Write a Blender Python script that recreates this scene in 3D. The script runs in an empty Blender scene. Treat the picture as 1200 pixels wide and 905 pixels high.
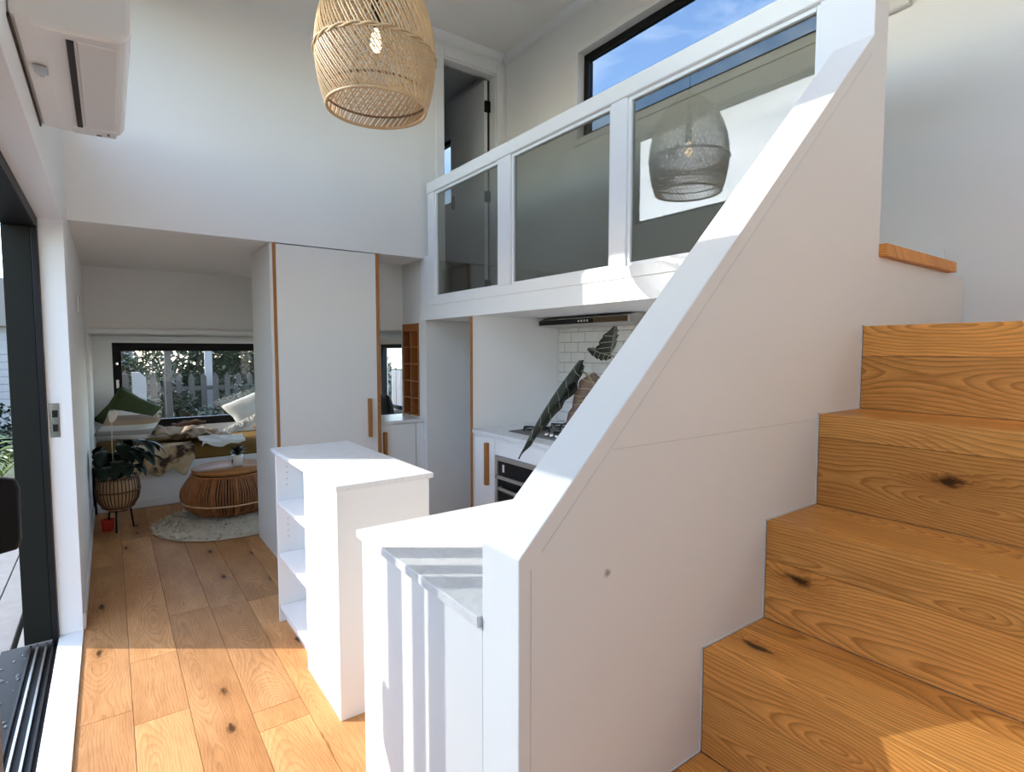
import bpy, bmesh, math, random
from mathutils import Vector, Matrix, noise as mnoise
random.seed(7)
PI = math.pi
C = bpy.context.scene.collection
scn = bpy.context.scene

# ------------------------------------------------------------------ camera
cam = bpy.data.cameras.new('camera'); cam.sensor_width = 36.0; cam.sensor_fit = 'HORIZONTAL'
cam.lens = 648.22 / 1200 * 36.0; cam.clip_start = 0.02; cam.clip_end = 500
co = bpy.data.objects.new('camera', cam); C.objects.link(co)
co.location = (0, 0, 1.45)
co.rotation_euler = (math.radians(90 - 3.663), 0, math.radians(-36.062))
scn.camera = co
# ------------------------------------------------------------------ world, sun, exposure
SUN_DIR = Vector((.861, -.627, -1.065 * .57)).normalized()      # the way the light travels
w = bpy.data.worlds.new('World'); scn.world = w; w.use_nodes = True
nt = w.node_tree; nt.nodes.clear()
wo = nt.nodes.new('ShaderNodeOutputWorld'); wb = nt.nodes.new('ShaderNodeBackground')
sky = nt.nodes.new('ShaderNodeTexSky'); sky.sky_type = 'NISHITA'; sky.sun_disc = False
sky.sun_elevation = math.radians(29.7); sky.sun_rotation = math.radians(-53.9)
sky.air_density = 1.0; sky.dust_density = .6; sky.ozone_density = 1.6
tc = nt.nodes.new('ShaderNodeTexCoord'); mp = nt.nodes.new('ShaderNodeMapping')
mp.inputs['Scale'].default_value = (1.0, 1.0, 2.6)
cn = nt.nodes.new('ShaderNodeTexNoise'); cn.inputs['Scale'].default_value = 3.2; cn.inputs['Detail'].default_value = 7
cn.inputs['Roughness'].default_value = .58; cn.inputs['Distortion'].default_value = .6
cr = nt.nodes.new('ShaderNodeValToRGB'); cr.color_ramp.elements[0].position = .43; cr.color_ramp.elements[1].position = .72
cr.color_ramp.elements[1].color = (.75, .75, .75, 1)
mx = nt.nodes.new('ShaderNodeMix'); mx.data_type = 'RGBA'; mx.blend_type = 'MIX'
mx.inputs['B'].default_value = (5.0, 5.2, 5.5, 1)
nt.links.new(tc.outputs['Generated'], mp.inputs['Vector']); nt.links.new(mp.outputs[0], cn.inputs['Vector'])
nt.links.new(cn.outputs['Fac'], cr.inputs['Fac']); nt.links.new(cr.outputs['Color'], mx.inputs['Factor'])
nt.links.new(sky.outputs['Color'], mx.inputs['A']); nt.links.new(mx.outputs['Result'], wb.inputs['Color'])
nt.links.new(wb.outputs[0], wo.inputs['Surface'])
wb.inputs['Strength'].default_value = .365
sl = bpy.data.lights.new('sun', 'SUN'); sl.energy = 2.35; sl.angle = math.radians(.53); sl.color = (1.0, .94, .86)
so = bpy.data.objects.new('sun', sl); C.objects.link(so)
so.rotation_euler = SUN_DIR.to_track_quat('-Z', 'Y').to_euler(); so.location = (-6, 6, 8)
vs = scn.view_settings
vs.view_transform = 'Standard'; vs.look = 'None'; vs.gamma = 1; vs.use_curve_mapping = False
vs.exposure = 1.48

# ------------------------------------------------------------------ node helpers and materials
class N:
    """tiny node-tree writer"""
    def __init__(s, name):
        s.m = bpy.data.materials.new(name); s.m.use_nodes = True; s.t = s.m.node_tree
        s.b = s.t.nodes['Principled BSDF']; s.o = s.t.nodes['Material Output']
    def n(s, typ, **kw):
        x = s.t.nodes.new(typ)
        for k, v in kw.items():
            if k in ('operation', 'blend_type', 'data_type', 'wave_type', 'feature', 'noise_dimensions', 'bands_direction'): setattr(x, k, v)
            else: s.set(x.inputs[k.replace('_', ' ')], v)
        return x
    def set(s, sock, v):
        if hasattr(v, 'is_output'): s.t.links.new(v, sock)
        else:
            if isinstance(v, tuple) and sock.type == 'RGBA' and len(v) == 3: v = (*v, 1)
            sock.default_value = v
    def math(s, op, a, b=None, c=None):
        x = s.t.nodes.new('ShaderNodeMath'); x.operation = op
        for i, v in enumerate((a, b, c)):
            if v is not None: s.set(x.inputs[i], v)
        return x.outputs[0]
    def vec(s, op, a, b):
        x = s.t.nodes.new('ShaderNodeVectorMath'); x.operation = op
        s.set(x.inputs[0], a); s.set(x.inputs[1], b); return x.outputs[0]
    def mix(s, f, a, b, blend='MIX'):
        x = s.t.nodes.new('ShaderNodeMix'); x.data_type = 'RGBA'; x.blend_type = blend
        s.set(x.inputs['Factor'], f); s.set(x.inputs['A'], a); s.set(x.inputs['B'], b); return x.outputs['Result']
    def ramp(s, f, *st):
        x = s.t.nodes.new('ShaderNodeValToRGB'); e = x.color_ramp.elements
        while len(e) < len(st): e.new(.5)
        for i, (p, c) in enumerate(st):
            e[i].position = p; e[i].color = (*c, 1) if isinstance(c, tuple) else (c, c, c, 1)
        s.set(x.inputs[0], f); return x.outputs[0]
    def noise(s, v, scale, detail=2, rough=.5, dist=0):
        return s.n('ShaderNodeTexNoise', Vector=v, Scale=scale, Detail=detail, Roughness=rough, Distortion=dist).outputs['Fac']
    def obj(s): return s.n('ShaderNodeTexCoord').outputs['Object']
    def rnd(s): return s.n('ShaderNodeObjectInfo').outputs['Random']
    def base(s, c): s.set(s.b.inputs['Base Color'], c); return s
    def p(s, **kw):
        for k, v in kw.items(): s.set(s.b.inputs[k.replace('_', ' ')], v)
        return s
    def bump(s, h, strength=.2, dist=.01):
        x = s.n('ShaderNodeBump', Strength=strength, Distance=dist, Height=h); s.set(s.b.inputs['Normal'], x.outputs[0]); return s

M = {}
def plain(name, col, rough=.5, metal=0., spec=.5, var=.04, scale=6, bump=0., bscale=60):
    s = N(name); v = s.obj()
    f = s.noise(v, scale, 3)
    d = tuple(max(0, c * (1 - var)) for c in col); u = tuple(min(1, c * (1 + var)) for c in col)
    s.base(s.mix(f, d, u)).p(Roughness=rough, Metallic=metal)
    s.b.inputs['Specular IOR Level'].default_value = spec
    if bump: s.bump(s.noise(v, bscale, 2), bump, .004)
    M[name] = s.m; return s
plain('wall', (.88, .87, .855), .6, spec=.25, var=.012, scale=1.5, bump=.05, bscale=160)
plain('ceil', (.88, .855, .82), .8, spec=.15, var=.01)
plain('trim', (.87, .87, .87), .35, var=.01)
plain('cabinet', (.85, .85, .84), .4, spec=.35, var=.012, scale=2)
plain('panelgrey', (.82, .80, .765), .5, spec=.3, var=.012, scale=2)
plain('black', (.010, .010, .011), .45, spec=.22, var=.2)
plain('blackm', (.012, .012, .011), .5, spec=.15, var=.2)
plain('frame_green', (.014, .015, .012), .55, spec=.15, var=.1)
plain('steel', (.55, .54, .52), .3, .9, var=.06)
plain('chrome', (.8, .8, .8), .12, 1.)
plain('acwhite', (.76, .75, .735), .22, spec=.6, var=.01)
plain('dark_gap', (.02, .015, .012), .7)
plain('seam', (.72, .70, .67), .8)
plain('soil', (.03, .02, .015), .95, var=.4, scale=40)
plain('terracotta', (.55, .035, .02), .5, var=.1)
plain('ceramic', (.78, .77, .74), .3)
plain('tile', (.72, .69, .64), .18, spec=.55, var=.05, scale=9)
plain('grout', (.34, .32, .30), .9)
plain('lead', (.16, .15, .14), .6)
plain('green_cloth', (.06, .075, .035), .9, spec=.1, var=.2, scale=30, bump=.3, bscale=300)
plain('dark_cloth', (.022, .022, .02), .95, spec=.1, var=.3, scale=30, bump=.3, bscale=300)
plain('ochre_cloth', (.20, .115, .035), .95, spec=.05, var=.2, scale=25, bump=.3, bscale=250)
plain('beige_cloth', (.47, .36, .26), .95, spec=.05, var=.25, scale=14, bump=.6, bscale=120)
plain('brown_cloth', (.20, .12, .08), .95, spec=.05, var=.3, scale=18, bump=.6, bscale=120)
plain('white_cloth', (.78, .76, .72), .95, spec=.05, var=.1, scale=14, bump=.5, bscale=140)
plain('fur', (.80, .71, .57), .95, spec=.05, var=.2, scale=9)
plain('brown_fur', (.05, .03, .02), .95, spec=.05, var=.4, scale=20)
plain('deck', (.15, .145, .14), .75, var=.25, scale=12, bump=.2)
plain('fence', (.05, .045, .04), .8, var=.25, scale=7)
plain('pale_wood', (.26, .26, .27), .6, var=.1)
plain('bark', (.09, .07, .05), .9, var=.3, scale=20)
plain('ground', (.06, .07, .035), .95, var=.4, scale=3)
plain('hood_reflection', (.10, .062, .028), .35, .4)  # brown of timber reflected in the metal hood, put into the colour
plain('spadix', (.70, .62, .42), .5)
plain('spathe', (.72, .66, .55), .5)
for nm, c in (('leaf_dark', (.010, .018, .012)), ('leaf_a', (.030, .050, .020)), ('leaf_b', (.045, .07, .026)), ('leaf_c', (.018, .032, .014)), ('palm', (.16, .22, .06))):
    s = N(nm); f = s.noise(s.obj(), 9, 2)
    s.base(s.mix(f, tuple(x * .6 for x in c), tuple(x * 1.4 for x in c))).p(Roughness=.42); M[nm] = s.m
    s.b.inputs['Specular IOR Level'].default_value = .15 if nm == 'leaf_dark' else .4

def oak(name, dark, mid, light, rough=.34, ring=95., knots=1.0, jitter=.22, lc=.62, pc=.45, ksel=.5, tcon=.5):
    """oak board: grain runs along local Y; works on tops (x across) and risers (z across)"""
    s = N(name); v = s.obj(); r = s.rnd()
    off = s.n('ShaderNodeCombineXYZ', X=s.math('MULTIPLY', r, 37.), Y=s.math('MULTIPLY', r, 91.), Z=s.math('MULTIPLY', r, 13.)).outputs[0]
    sx = s.n('ShaderNodeSeparateXYZ', Vector=v)
    cross = s.math('ADD', sx.outputs['X'], sx.outputs['Z']); along = sx.outputs['Y']
    p = s.n('ShaderNodeCombineXYZ', X=cross, Y=along, Z=0.).outputs[0]
    pw = s.vec('ADD', p, off)
    # knots
    kv = s.vec('MULTIPLY', pw, (5.2, 1.9, 1.))
    vo = s.n('ShaderNodeTexVoronoi', Vector=kv, Scale=1.0, Randomness=1.0); vo.voronoi_dimensions = '2D'
    vd = vo.outputs['Distance']; vc = s.n('ShaderNodeSeparateColor', Color=vo.outputs['Color']).outputs[0]
    sel = s.math('GREATER_THAN', vc, ksel)
    kd = s.math('ADD', vd, s.math('MULTIPLY', s.math('SUBTRACT', s.noise(s.vec('MULTIPLY', pw, (70., 30., 1.)), 1., 3), .5), .13))
    near = s.math('MULTIPLY', sel, s.math('POWER', s.math('MAXIMUM', s.math('SUBTRACT', 1., s.math('MULTIPLY', kd, 2.6)), 0.), 2.0))
    # growth rings cut by a plane that dips along the board -> cathedral arches
    wob = s.math('SUBTRACT', s.noise(s.vec('MULTIPLY', pw, (2.2, 1.1, 1.)), 1., 2), .5)
    fine = s.math('SUBTRACT', s.noise(s.vec('MULTIPLY', pw, (22., 5., 1.)), 1., 3), .5)
    cx = s.math('ADD', s.math('ADD', cross, s.math('MULTIPLY', wob, .16)), s.math('MULTIPLY', s.math('SUBTRACT', r, .5), .12))
    dep = s.math('ADD', s.math('MULTIPLY', s.math('SUBTRACT', s.noise(s.vec('MULTIPLY', pw, (.3, 1.0, 1.)), 1., 1), .42), .42), .0)
    rad = s.math('SQRT', s.math('ADD', s.math('MULTIPLY', cx, cx), s.math('MULTIPLY', dep, dep)))
    rad = s.math('ADD', rad, s.math('ADD', s.math('MULTIPLY', fine, .012), s.math('MULTIPLY', near, .035)))
    ph = s.math('FRACT', s.math('MULTIPLY', rad, ring))
    line = s.ramp(ph, (0., 0.), (.55, .35), (.86, 1.), (1., .1))
    pore = s.noise(s.vec('MULTIPLY', pw, (260., 9., 1.)), 1., 3, .6)
    tone = s.noise(s.vec('MULTIPLY', pw, (5., .9, 1.)), 1., 2)
    col = s.mix(tone, mid, light)
    col = s.mix(s.math('MULTIPLY', line, lc), col, dark)
    col = s.mix(s.math('MULTIPLY', s.ramp(pore, (.45, 0.), (.75, 1.)), pc), col, dark)
    col = s.mix(s.math('MULTIPLY', s.math('MINIMUM', near, 1.), .55 * knots), col, dark)
    kn = s.ramp(kd, (.030, 1.), (.085, 0.))
    col = s.mix(s.math('MULTIPLY', s.math('MULTIPLY', kn, sel), .92 * knots), col, (.018, .010, .006))
    crk = s.ramp(s.noise(s.vec('MULTIPLY', s.vec('ADD', pw, (3.7, 1.9, 0.)), (46., 3.2, 1.)), 1., 2, .5, .4), (.735, 0.), (.77, 1.))
    col = s.mix(s.math('MULTIPLY', crk, .75 * knots), col, dark)
    blo = s.ramp(s.noise(s.vec('MULTIPLY', pw, (7., 2.4, 1.)), 1., 3, .6), (.35, 0.), (.7, 1.))
    col = s.mix(s.math('MULTIPLY', blo, tcon * .5), col, dark)
    hs = s.n('ShaderNodeHueSaturation', Color=col, Value=s.math('ADD', 1. - jitter / 2, s.math('MULTIPLY', s.math('FRACT', s.math('MULTIPLY', r, 7.31)), jitter)))
    s.base(hs.outputs[0]).p(Roughness=rough); s.b.inputs['Specular IOR Level'].default_value = .13
    s.bump(s.math('ADD', pore, s.math('MULTIPLY', line, .4)), .05, .002)
    M[name] = s.m
oak('oak_floor', (.22, .085, .022), (.62, .29, .105), (.70, .395, .185), rough=.5, ring=120, lc=.34, pc=.40, jitter=.34, ksel=.60, tcon=.8)
oak('oak_stair', (.32, .095, .016), (.88, .365, .080), (.94, .49, .145), rough=.38, ring=120, jitter=.38, lc=.62, ksel=.62, tcon=.3)
oak('oak_small', (.18, .065, .020), (.44, .185, .060), (.52, .24, .085), rough=.45, ring=140, knots=0.)
oak('rack_wood', (.17, .05, .014), (.46, .16, .045), (.54, .20, .065), rough=.45, ring=140, knots=0.)

def marble():
    s = N('marble'); v = s.obj()
    d = s.noise(v, 3., 5, .6); vv = s.vec('ADD', v, s.n('ShaderNodeCombineXYZ', X=d, Y=s.noise(v, 2.2, 4), Z=0.).outputs[0])
    ve = s.math('ABSOLUTE', s.math('SUBTRACT', s.noise(vv, 5., 5, .55), .5))
    f = s.ramp(ve, (0., 1.), (.035, 0.))
    c = s.mix(s.math('MULTIPLY', f, .22), (.80, .80, .80), (.42, .43, .45))
    c = s.mix(s.math('MULTIPLY', s.noise(v, 40., 3), .12), c, (.55, .55, .56))
    s.base(c).p(Roughness=.28); M['marble'] = s.m
marble()
def glass(name, tint, refl, rough=0.):
    s = N(name); s.t.nodes.remove(s.b)
    tr = s.n('ShaderNodeBsdfTransparent', Color=tint); gl = s.n('ShaderNodeBsdfGlossy', Color=(1., 1., 1.), Roughness=rough)
    fac_ = s.n('ShaderNodeLayerWeight').outputs['Facing']
    fac = s.math('MINIMUM', s.math('MULTIPLY', s.math('ADD', .04, s.math('MULTIPLY', s.math('POWER', fac_, 5.), .96)), refl), 1.)
    mxs = s.t.nodes.new('ShaderNodeMixShader'); s.set(mxs.inputs[0], fac)
    s.t.links.new(tr.outputs[0], mxs.inputs[1]); s.t.links.new(gl.outputs[0], mxs.inputs[2]); s.t.links.new(mxs.outputs[0], s.o.inputs['Surface'])
    M[name] = s.m
glass('glass', (.93, .95, .95), 1.)
glass('tinted_glass', (.50, .53, .56), 1.)  # tint added to dim the bright sky behind these panes
glass('rail_glass', (.63, .64, .615), 1.5)
glass('door_glass', (.76, .78, .79), 1.)
s = N('water'); s.base((.9, .95, 1.)).p(Roughness=.02); s.b.inputs['Transmission Weight'].default_value = .9; s.b.inputs['IOR'].default_value = 1.33; M['water'] = s.m
s = N('bulb'); s.base((1., .85, .6)); s.b.inputs['Emission Color'].default_value = (1., .74, .40, 1); s.b.inputs['Emission Strength'].default_value = 5; M['bulb'] = s.m
def rattan(name, a, b):
    s = N(name); v = s.obj()
    f = s.noise(s.vec('MULTIPLY', v, (30., 30., 12.)), 1., 3); s.base(s.mix(f, a, b)).p(Roughness=.55); M[name] = s.m
rattan('rattan', (.48, .30, .145), (.76, .55, .32)); rattan('rattan_dark', (.20, .062, .018), (.46, .175, .055)); rattan('basket', (.06, .024, .010), (.20, .085, .03)); rattan('rattan_rim', (.15, .075, .03), (.30, .16, .07))
s = N('stripe_cloth'); v = s.obj(); sx = s.n('ShaderNodeSeparateXYZ', Vector=v)
st = s.math('FRACT', s.math('ADD', s.math('MULTIPLY', sx.outputs['Z'], 4.6), .1))
s.base(s.ramp(st, (0., (.62, .60, .56)), (.22, (.40, .27, .18)), (.42, (.30, .23, .19)), (.62, (.70, .66, .60)), (.8, (.34, .31, .28)))).p(Roughness=.95)
s.t.nodes['Color Ramp'].color_ramp.interpolation = 'CONSTANT'; M['stripe_cloth'] = s.m
s = N('cowhide'); v = s.obj(); f = s.noise(v, 4.3, 3, .6, .5)
s.base(s.ramp(f, (.40, (.62, .50, .34)), (.52, (.50, .36, .20)), (.60, (.06, .03, .02)), (.8, (.04, .02, .015)))).p(Roughness=.95); M['cowhide'] = s.m
s = N('alocasia_top'); s.base(s.mix(s.noise(s.obj(), 25, 2), (.008, .012, .009), (.018, .022, .016))).p(Roughness=.5); s.b.inputs['Specular IOR Level'].default_value = .15; M['alocasia_top'] = s.m
s = N('alocasia_under'); s.base(s.mix(s.noise(s.obj(), 30, 3), (.05, .022, .018), (.17, .085, .065))).p(Roughness=.45); M['alocasia_under'] = s.m
plain('vein', (.26, .275, .21), .5); plain('stalk', (.33, .29, .16), .5)
# stair wall paint with the scuff mark
s = N('wall_scuffed'); v = s.n('ShaderNodeNewGeometry').outputs['Position']
d = s.n('ShaderNodeVectorMath', operation='DISTANCE'); s.set(d.inputs[0], s.vec('ADD', s.vec('MULTIPLY', v, (1., 0., 1.)), s.vec('MULTIPLY', s.n('ShaderNodeTexNoise', Vector=v, Scale=60.).outputs['Color'], (.012, 0., .012)))); s.set(d.inputs[1], (.797, 0., 1.011))
k = s.ramp(d.outputs['Value'], (.003, 1.), (.009, 0.))
s.base(s.mix(s.math('MULTIPLY', k, .7), s.mix(s.noise(v, 1.5, 3), (.87, .86, .845), (.89, .88, .865)), (.12, .10, .09))).p(Roughness=.55)
s.b.inputs['Specular IOR Level'].default_value = .3; s.bump(s.noise(v, 160., 2), .05, .004); M['wall_scuffed'] = s.m

# ------------------------------------------------------------------ mesh helpers
WL = {}                                     # world location of every object made
class B:
    def __init__(s): s.bm = bmesh.new()
    def box(s, x0, x1, y0, y1, z0, z1):
        vs_ = [s.bm.verts.new(p) for p in ((x0, y0, z0), (x1, y0, z0), (x1, y1, z0), (x0, y1, z0), (x0, y0, z1), (x1, y0, z1), (x1, y1, z1), (x0, y1, z1))]
        for f in ((3, 2, 1, 0), (4, 5, 6, 7), (0, 1, 5, 4), (1, 2, 6, 5), (2, 3, 7, 6), (3, 0, 4, 7)): s.bm.faces.new([vs_[i] for i in f])
        return s
    def prism(s, pts, axis, a0, a1):
        """pts: 2-D outline; axis 'y': pts are (x,z); 'x': (y,z); 'z': (x,y)"""
        def P(p, a): return {'y': (p[0], a, p[1]), 'x': (a, p[0], p[1]), 'z': (p[0], p[1], a)}[axis]
        A = [s.bm.verts.new(P(p, a0)) for p in pts]; D = [s.bm.verts.new(P(p, a1)) for p in pts]
        s.bm.faces.new(A); s.bm.faces.new(D[::-1]); n = len(pts)
        for i in range(n): s.bm.faces.new((A[i], D[i], D[(i + 1) % n], A[(i + 1) % n]))
        bmesh.ops.recalc_face_normals(s.bm, faces=s.bm.faces[:]); return s
    def tube(s, pts, r, sides=6, closed=False, cap=True):
        pts = [Vector(p) for p in pts]; n = len(pts); rings = []
        ref = None
        for i, p in enumerate(pts):
            if closed: t = pts[(i + 1) % n] - pts[i - 1]
            else: t = pts[min(i + 1, n - 1)] - pts[max(i - 1, 0)]
            t.normalize()
            if ref is None: ref = Vector((0, 0, 1)) if abs(t.z) < .9 else Vector((1, 0, 0))
            u = t.cross(ref).normalized(); ref = u.cross(t); v_ = ref
            rr = r[i] if isinstance(r, (list, tuple)) else r
            rings.append([s.bm.verts.new(p + (u * math.cos(2 * PI * k / sides) + v_ * math.sin(2 * PI * k / sides)) * rr) for k in range(sides)])
        m = n if closed else n - 1
        for i in range(m):
            a, b = rings[i], rings[(i + 1) % n]
            for k in range(sides): s.bm.faces.new((a[k], a[(k + 1) % sides], b[(k + 1) % sides], b[k]))
        if cap and not closed: s.bm.faces.new(rings[0][::-1]); s.bm.faces.new(rings[-1])
        return s
    def ring(s, c, R, r, seg=48, sides=6):
        return s.tube([(c[0] + R * math.cos(2 * PI * i / seg), c[1] + R * math.sin(2 * PI * i / seg), c[2]) for i in range(seg)], r, sides, True)
    def lathe(s, c, prof, seg=32, cap=True):
        rings = [[s.bm.verts.new((c[0] + r * math.cos(2 * PI * k / seg), c[1] + r * math.sin(2 * PI * k / seg), c[2] + z)) for k in range(seg)] for r, z in prof]
        for a, b in zip(rings, rings[1:]):
            for k in range(seg): s.bm.faces.new((a[k], a[(k + 1) % seg], b[(k + 1) % seg], b[k]))
        if cap: s.bm.faces.new(rings[0][::-1]); s.bm.faces.new(rings[-1])
        return s
    def grid(s, nu, nv, fn):
        g = [[s.bm.verts.new(fn(i / nu, j / nv)) for j in range(nv + 1)] for i in range(nu + 1)]
        for i in range(nu):
            for j in range(nv): s.bm.faces.new((g[i][j], g[i + 1][j], g[i + 1][j + 1], g[i][j + 1]))
        return s
    def build(s, name, mat, parent=None, bevel=0., smooth=False, solid=0., origin=None):
        me = bpy.data.meshes.new(name); s.bm.normal_update()
        vs_ = [v.co for v in s.bm.verts]
        mn = [min(v[i] for v in vs_) for i in range(3)]; mxx = [max(v[i] for v in vs_) for i in range(3)]
        c = Vector(origin) if origin else Vector(((mn[0] + mxx[0]) / 2, (mn[1] + mxx[1]) / 2, (mn[2] + mxx[2]) / 2))
        for v in s.bm.verts: v.co -= c
        s.bm.to_mesh(me); s.bm.free()
        o = bpy.data.objects.new(name, me); C.objects.link(o)
        me.materials.append(M[mat] if isinstance(mat, str) else mat)
        if smooth:
            for p in me.polygons: p.use_smooth = True
        place(o, c, parent)
        if solid:
            m = o.modifiers.new('solid', 'SOLIDIFY'); m.thickness = solid; m.offset = 0
        if bevel:
            m = o.modifiers.new('bevel', 'BEVEL'); m.width = bevel; m.segments = 2; m.limit_method = 'ANGLE'
        return o
def place(o, wloc, parent=None):
    WL[o.name] = Vector(wloc)
    if parent: o.parent = parent; o.location = Vector(wloc) - WL[parent.name]
    else: o.location = wloc
def tag(o, label, cat, group=None):
    o['label'] = label; o['category'] = cat
    if group: o['group'] = group
    return o
def thing(name, label, cat, loc, group=None):
    o = bpy.data.objects.new(name, None); C.objects.link(o); o.empty_display_size = .05; place(o, loc)
    return tag(o, label, cat, group)
def struct(o, label=None, cat=None):
    o['kind'] = 'structure'
    o['label'] = label or o.name; o['category'] = cat or o.name.split('_')[0]
    return o
def stuff(o): o['kind'] = 'stuff'; return o
def sroot(name, label, cat, loc):
    o = bpy.data.objects.new(name, None); C.objects.link(o); o.empty_display_size = .05; place(o, loc); return struct(o, label, cat)
def clone(o, wloc, parent):
    c = o.copy(); C.objects.link(c); place(c, wloc, parent); return c
def bx(name, mat, ext, parent=None, bevel=0.): return B().box(*ext).build(name, mat, parent, bevel)

XL, XR, YF, ZC = -.16, 2.85, 4.0, 3.95      # left wall, right wall, high far wall, ceiling
YB = -1.5                                    # rear wall behind the photographer

# ================================================================== SETTING
fl = struct(B().box(-.42, 3.0, YB - .15, 7.2, -.16, -.014).build('floor', 'lead'), 'oak plank floor running the length of the tiny house', 'floor')
edges = [XL + .001, .026, .213, .410, .597, .785, .975, 1.165, 1.355, 1.545, 1.735, 1.925, 2.115, 2.305, 2.495, 2.685, 2.85]
joints = {0: [-.4, 1.1, 2.637, 4.55], 1: [.3, 1.6, 2.52, 3.05, 5.1], 2: [-.2, 1.2, 3.48, 5.0], 3: [.5, 2.194, 2.328, 3.44, 5.25], 4: [.1, 1.55, 3.42, 4.6]}
for i in range(len(edges) - 1):
    js = joints.get(i) or [random.uniform(-.8, .2) + k * random.uniform(1.3, 1.55) for k in range(1, 5)]
    ys = [YB] + sorted(js) + [6.06]
    for a, b in zip(ys, ys[1:]):
        if b - a < .05: continue
        B().box(edges[i] + .0008, edges[i + 1] - .0008, a + .0008, b - .0008, -.014, 0).build('floor_plank', 'oak_floor', fl, .0012)

# left wall: sliding door and clerestory openings, both lengthened out of view for more light
T = -.255
DY0, DY1, DZ = -.7, 3.55, 2.10
CY0, CY1, CZ0, CZ1 = -1.25, 3.86, 2.70, 3.56
wl = B().box(T, XL, YB - .15, CY0, -.16, ZC + .1).box(T, XL, CY0, DY0, -.16, CZ0).box(T, XL, CY1, 7.2, -.16, ZC + .1)
wl.box(T, XL, DY1, CY1, -.16, CZ0).box(T, XL, DY0, DY1, DZ, CZ0).box(T, XL, CY0, CY1, CZ1, ZC + .1)
wl = struct(wl.build('wall_left', 'wall'), 'white left wall holding the sliding door and high window', 'wall')
# right wall: loft window y .6..3.10 z 3.0..3.6 ; far loft window y 4.75..5.6 z 2.95..3.6; bed side window lengthened unseen to brighten the bedroom
R1 = XR + .12
wr = B()
def holed(bb, a0, a1, y0, y1, z0, z1, holes):
    ys = sorted({y0, y1, *[h[0] for h in holes], *[h[1] for h in holes]})
    for p, q in zip(ys, ys[1:]):
        hs = sorted([h for h in holes if h[0] <= p and h[1] >= q], key=lambda h: h[2]); z = z0
        for h in hs: bb.box(a0, a1, p, q, z, h[2]); z = h[3]
        bb.box(a0, a1, p, q, z, z1)
LW = (.55, 3.09, 3.0, 3.61); FW = (4.72, 5.35, 2.93, 3.60); SW = (4.3, 6.86, .72, 1.53)
holed(wr, XR, R1, YB - .15, 7.2, -.16, ZC + .1, [LW, FW, SW])
struct(wr.build('wall_right', 'wall'), 'white right wall behind the stairs and loft', 'wall')
# high far wall above the bedroom, with the loft door opening
wf = B().box(XL, 2.23, YF, YF + .09, 2.18, ZC).box(2.23, 2.75, YF, YF + .09, 3.79, ZC).box(2.75, XR, YF, YF + .09, 1.79, ZC).box(2.062, 2.23, YF, YF + .09, 1.79, 2.19)
struct(wf.build('wall_far', 'wall'), 'tall white far wall above the sleeping nook', 'wall')
struct(bx('ceiling', 'ceil', (T, R1, YB - .15, 7.2, ZC, ZC + .1)), 'flat pale ceiling high over the room', 'ceiling')
struct(bx('ceiling_bedroom', 'ceil', (XL, 2.25, YF + .09, 7.0, 2.18, 2.30)), 'low ceiling over the sleeping nook', 'ceiling')
struct(bx('floor_loft', 'wall', (2.066, XR, .88, 4.75, 1.692, 1.79)), 'white slab of the loft floor above the kitchen', 'floor')
# wall behind the photographer
struct(B().box(T, R1, YB - .12, YB, -.16, ZC).build('wall_back', 'wall'), 'white end wall behind the stairs', 'wall')
# end wall of the sleeping nook with the low window x .03..2.72 z .63..1.53
bw = B().box(T, .03, 7.0, 7.12, -.16, ZC).box(2.72, R1, 7.0, 7.12, -.16, ZC).box(.03, 2.72, 7.0, 7.12, -.16, .63).box(.03, 2.72, 7.0, 7.12, 1.53, ZC)
struct(bw.build('wall_end', 'wall'), 'white end wall behind the bed', 'wall')
# bulkhead over the bed and its lining
struct(bx('wall_bulkhead', 'ceil', (XL, XR, 6.05, 6.15, 1.634, 2.18)), 'beige bulkhead above the bed alcove', 'wall')
struct(B().box(XL, XR, 6.02, 6.05, 1.60, 1.645).build('trim_1', 'trim', None, .006), 'white trim along the lower edge of the bulkhead', 'trim')
struct(B().box(XL, -.135, 6.02, 6.99, .42, 1.60).build('trim_2', 'trim', None, .004), 'white lining board at the side of the bed alcove', 'trim')
struct(B().box(-.135, 2.72, 6.955, 6.999, 1.555, 1.60).build('trim_3', 'trim', None, .004), 'white head trim above the bed window', 'trim')
# cornices
def cove(y0, y1): return [(XR - .05, y0), (XR, y0)]
struct(B().prism([(XR - .055, ZC), (XR, ZC), (XR, ZC - .055), (XR - .02, ZC - .04)], 'y', YB, YF).build('trim_4', 'trim'), 'white cornice where loft wall meets the ceiling', 'trim')
struct(B().prism([(YF - .05, ZC), (YF, ZC), (YF, ZC - .05), (YF - .018, ZC - .036)], 'x', XL, XR - .05).build('trim_5', 'trim'), 'white cornice along the top of the far wall', 'trim')
struct(B().box(XL, XL + .012, DY1 + .02, 6.02, 0, .085).build('baseboard_left', 'trim', None, .003), 'white baseboard along the wall beside the bed', 'baseboard')
struct(B().box(XR - .014, XR, .83, 3.99, 1.79, 1.875).build('baseboard_right', 'trim', None, .003), 'white baseboard along the loft wall', 'baseboard')
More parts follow.
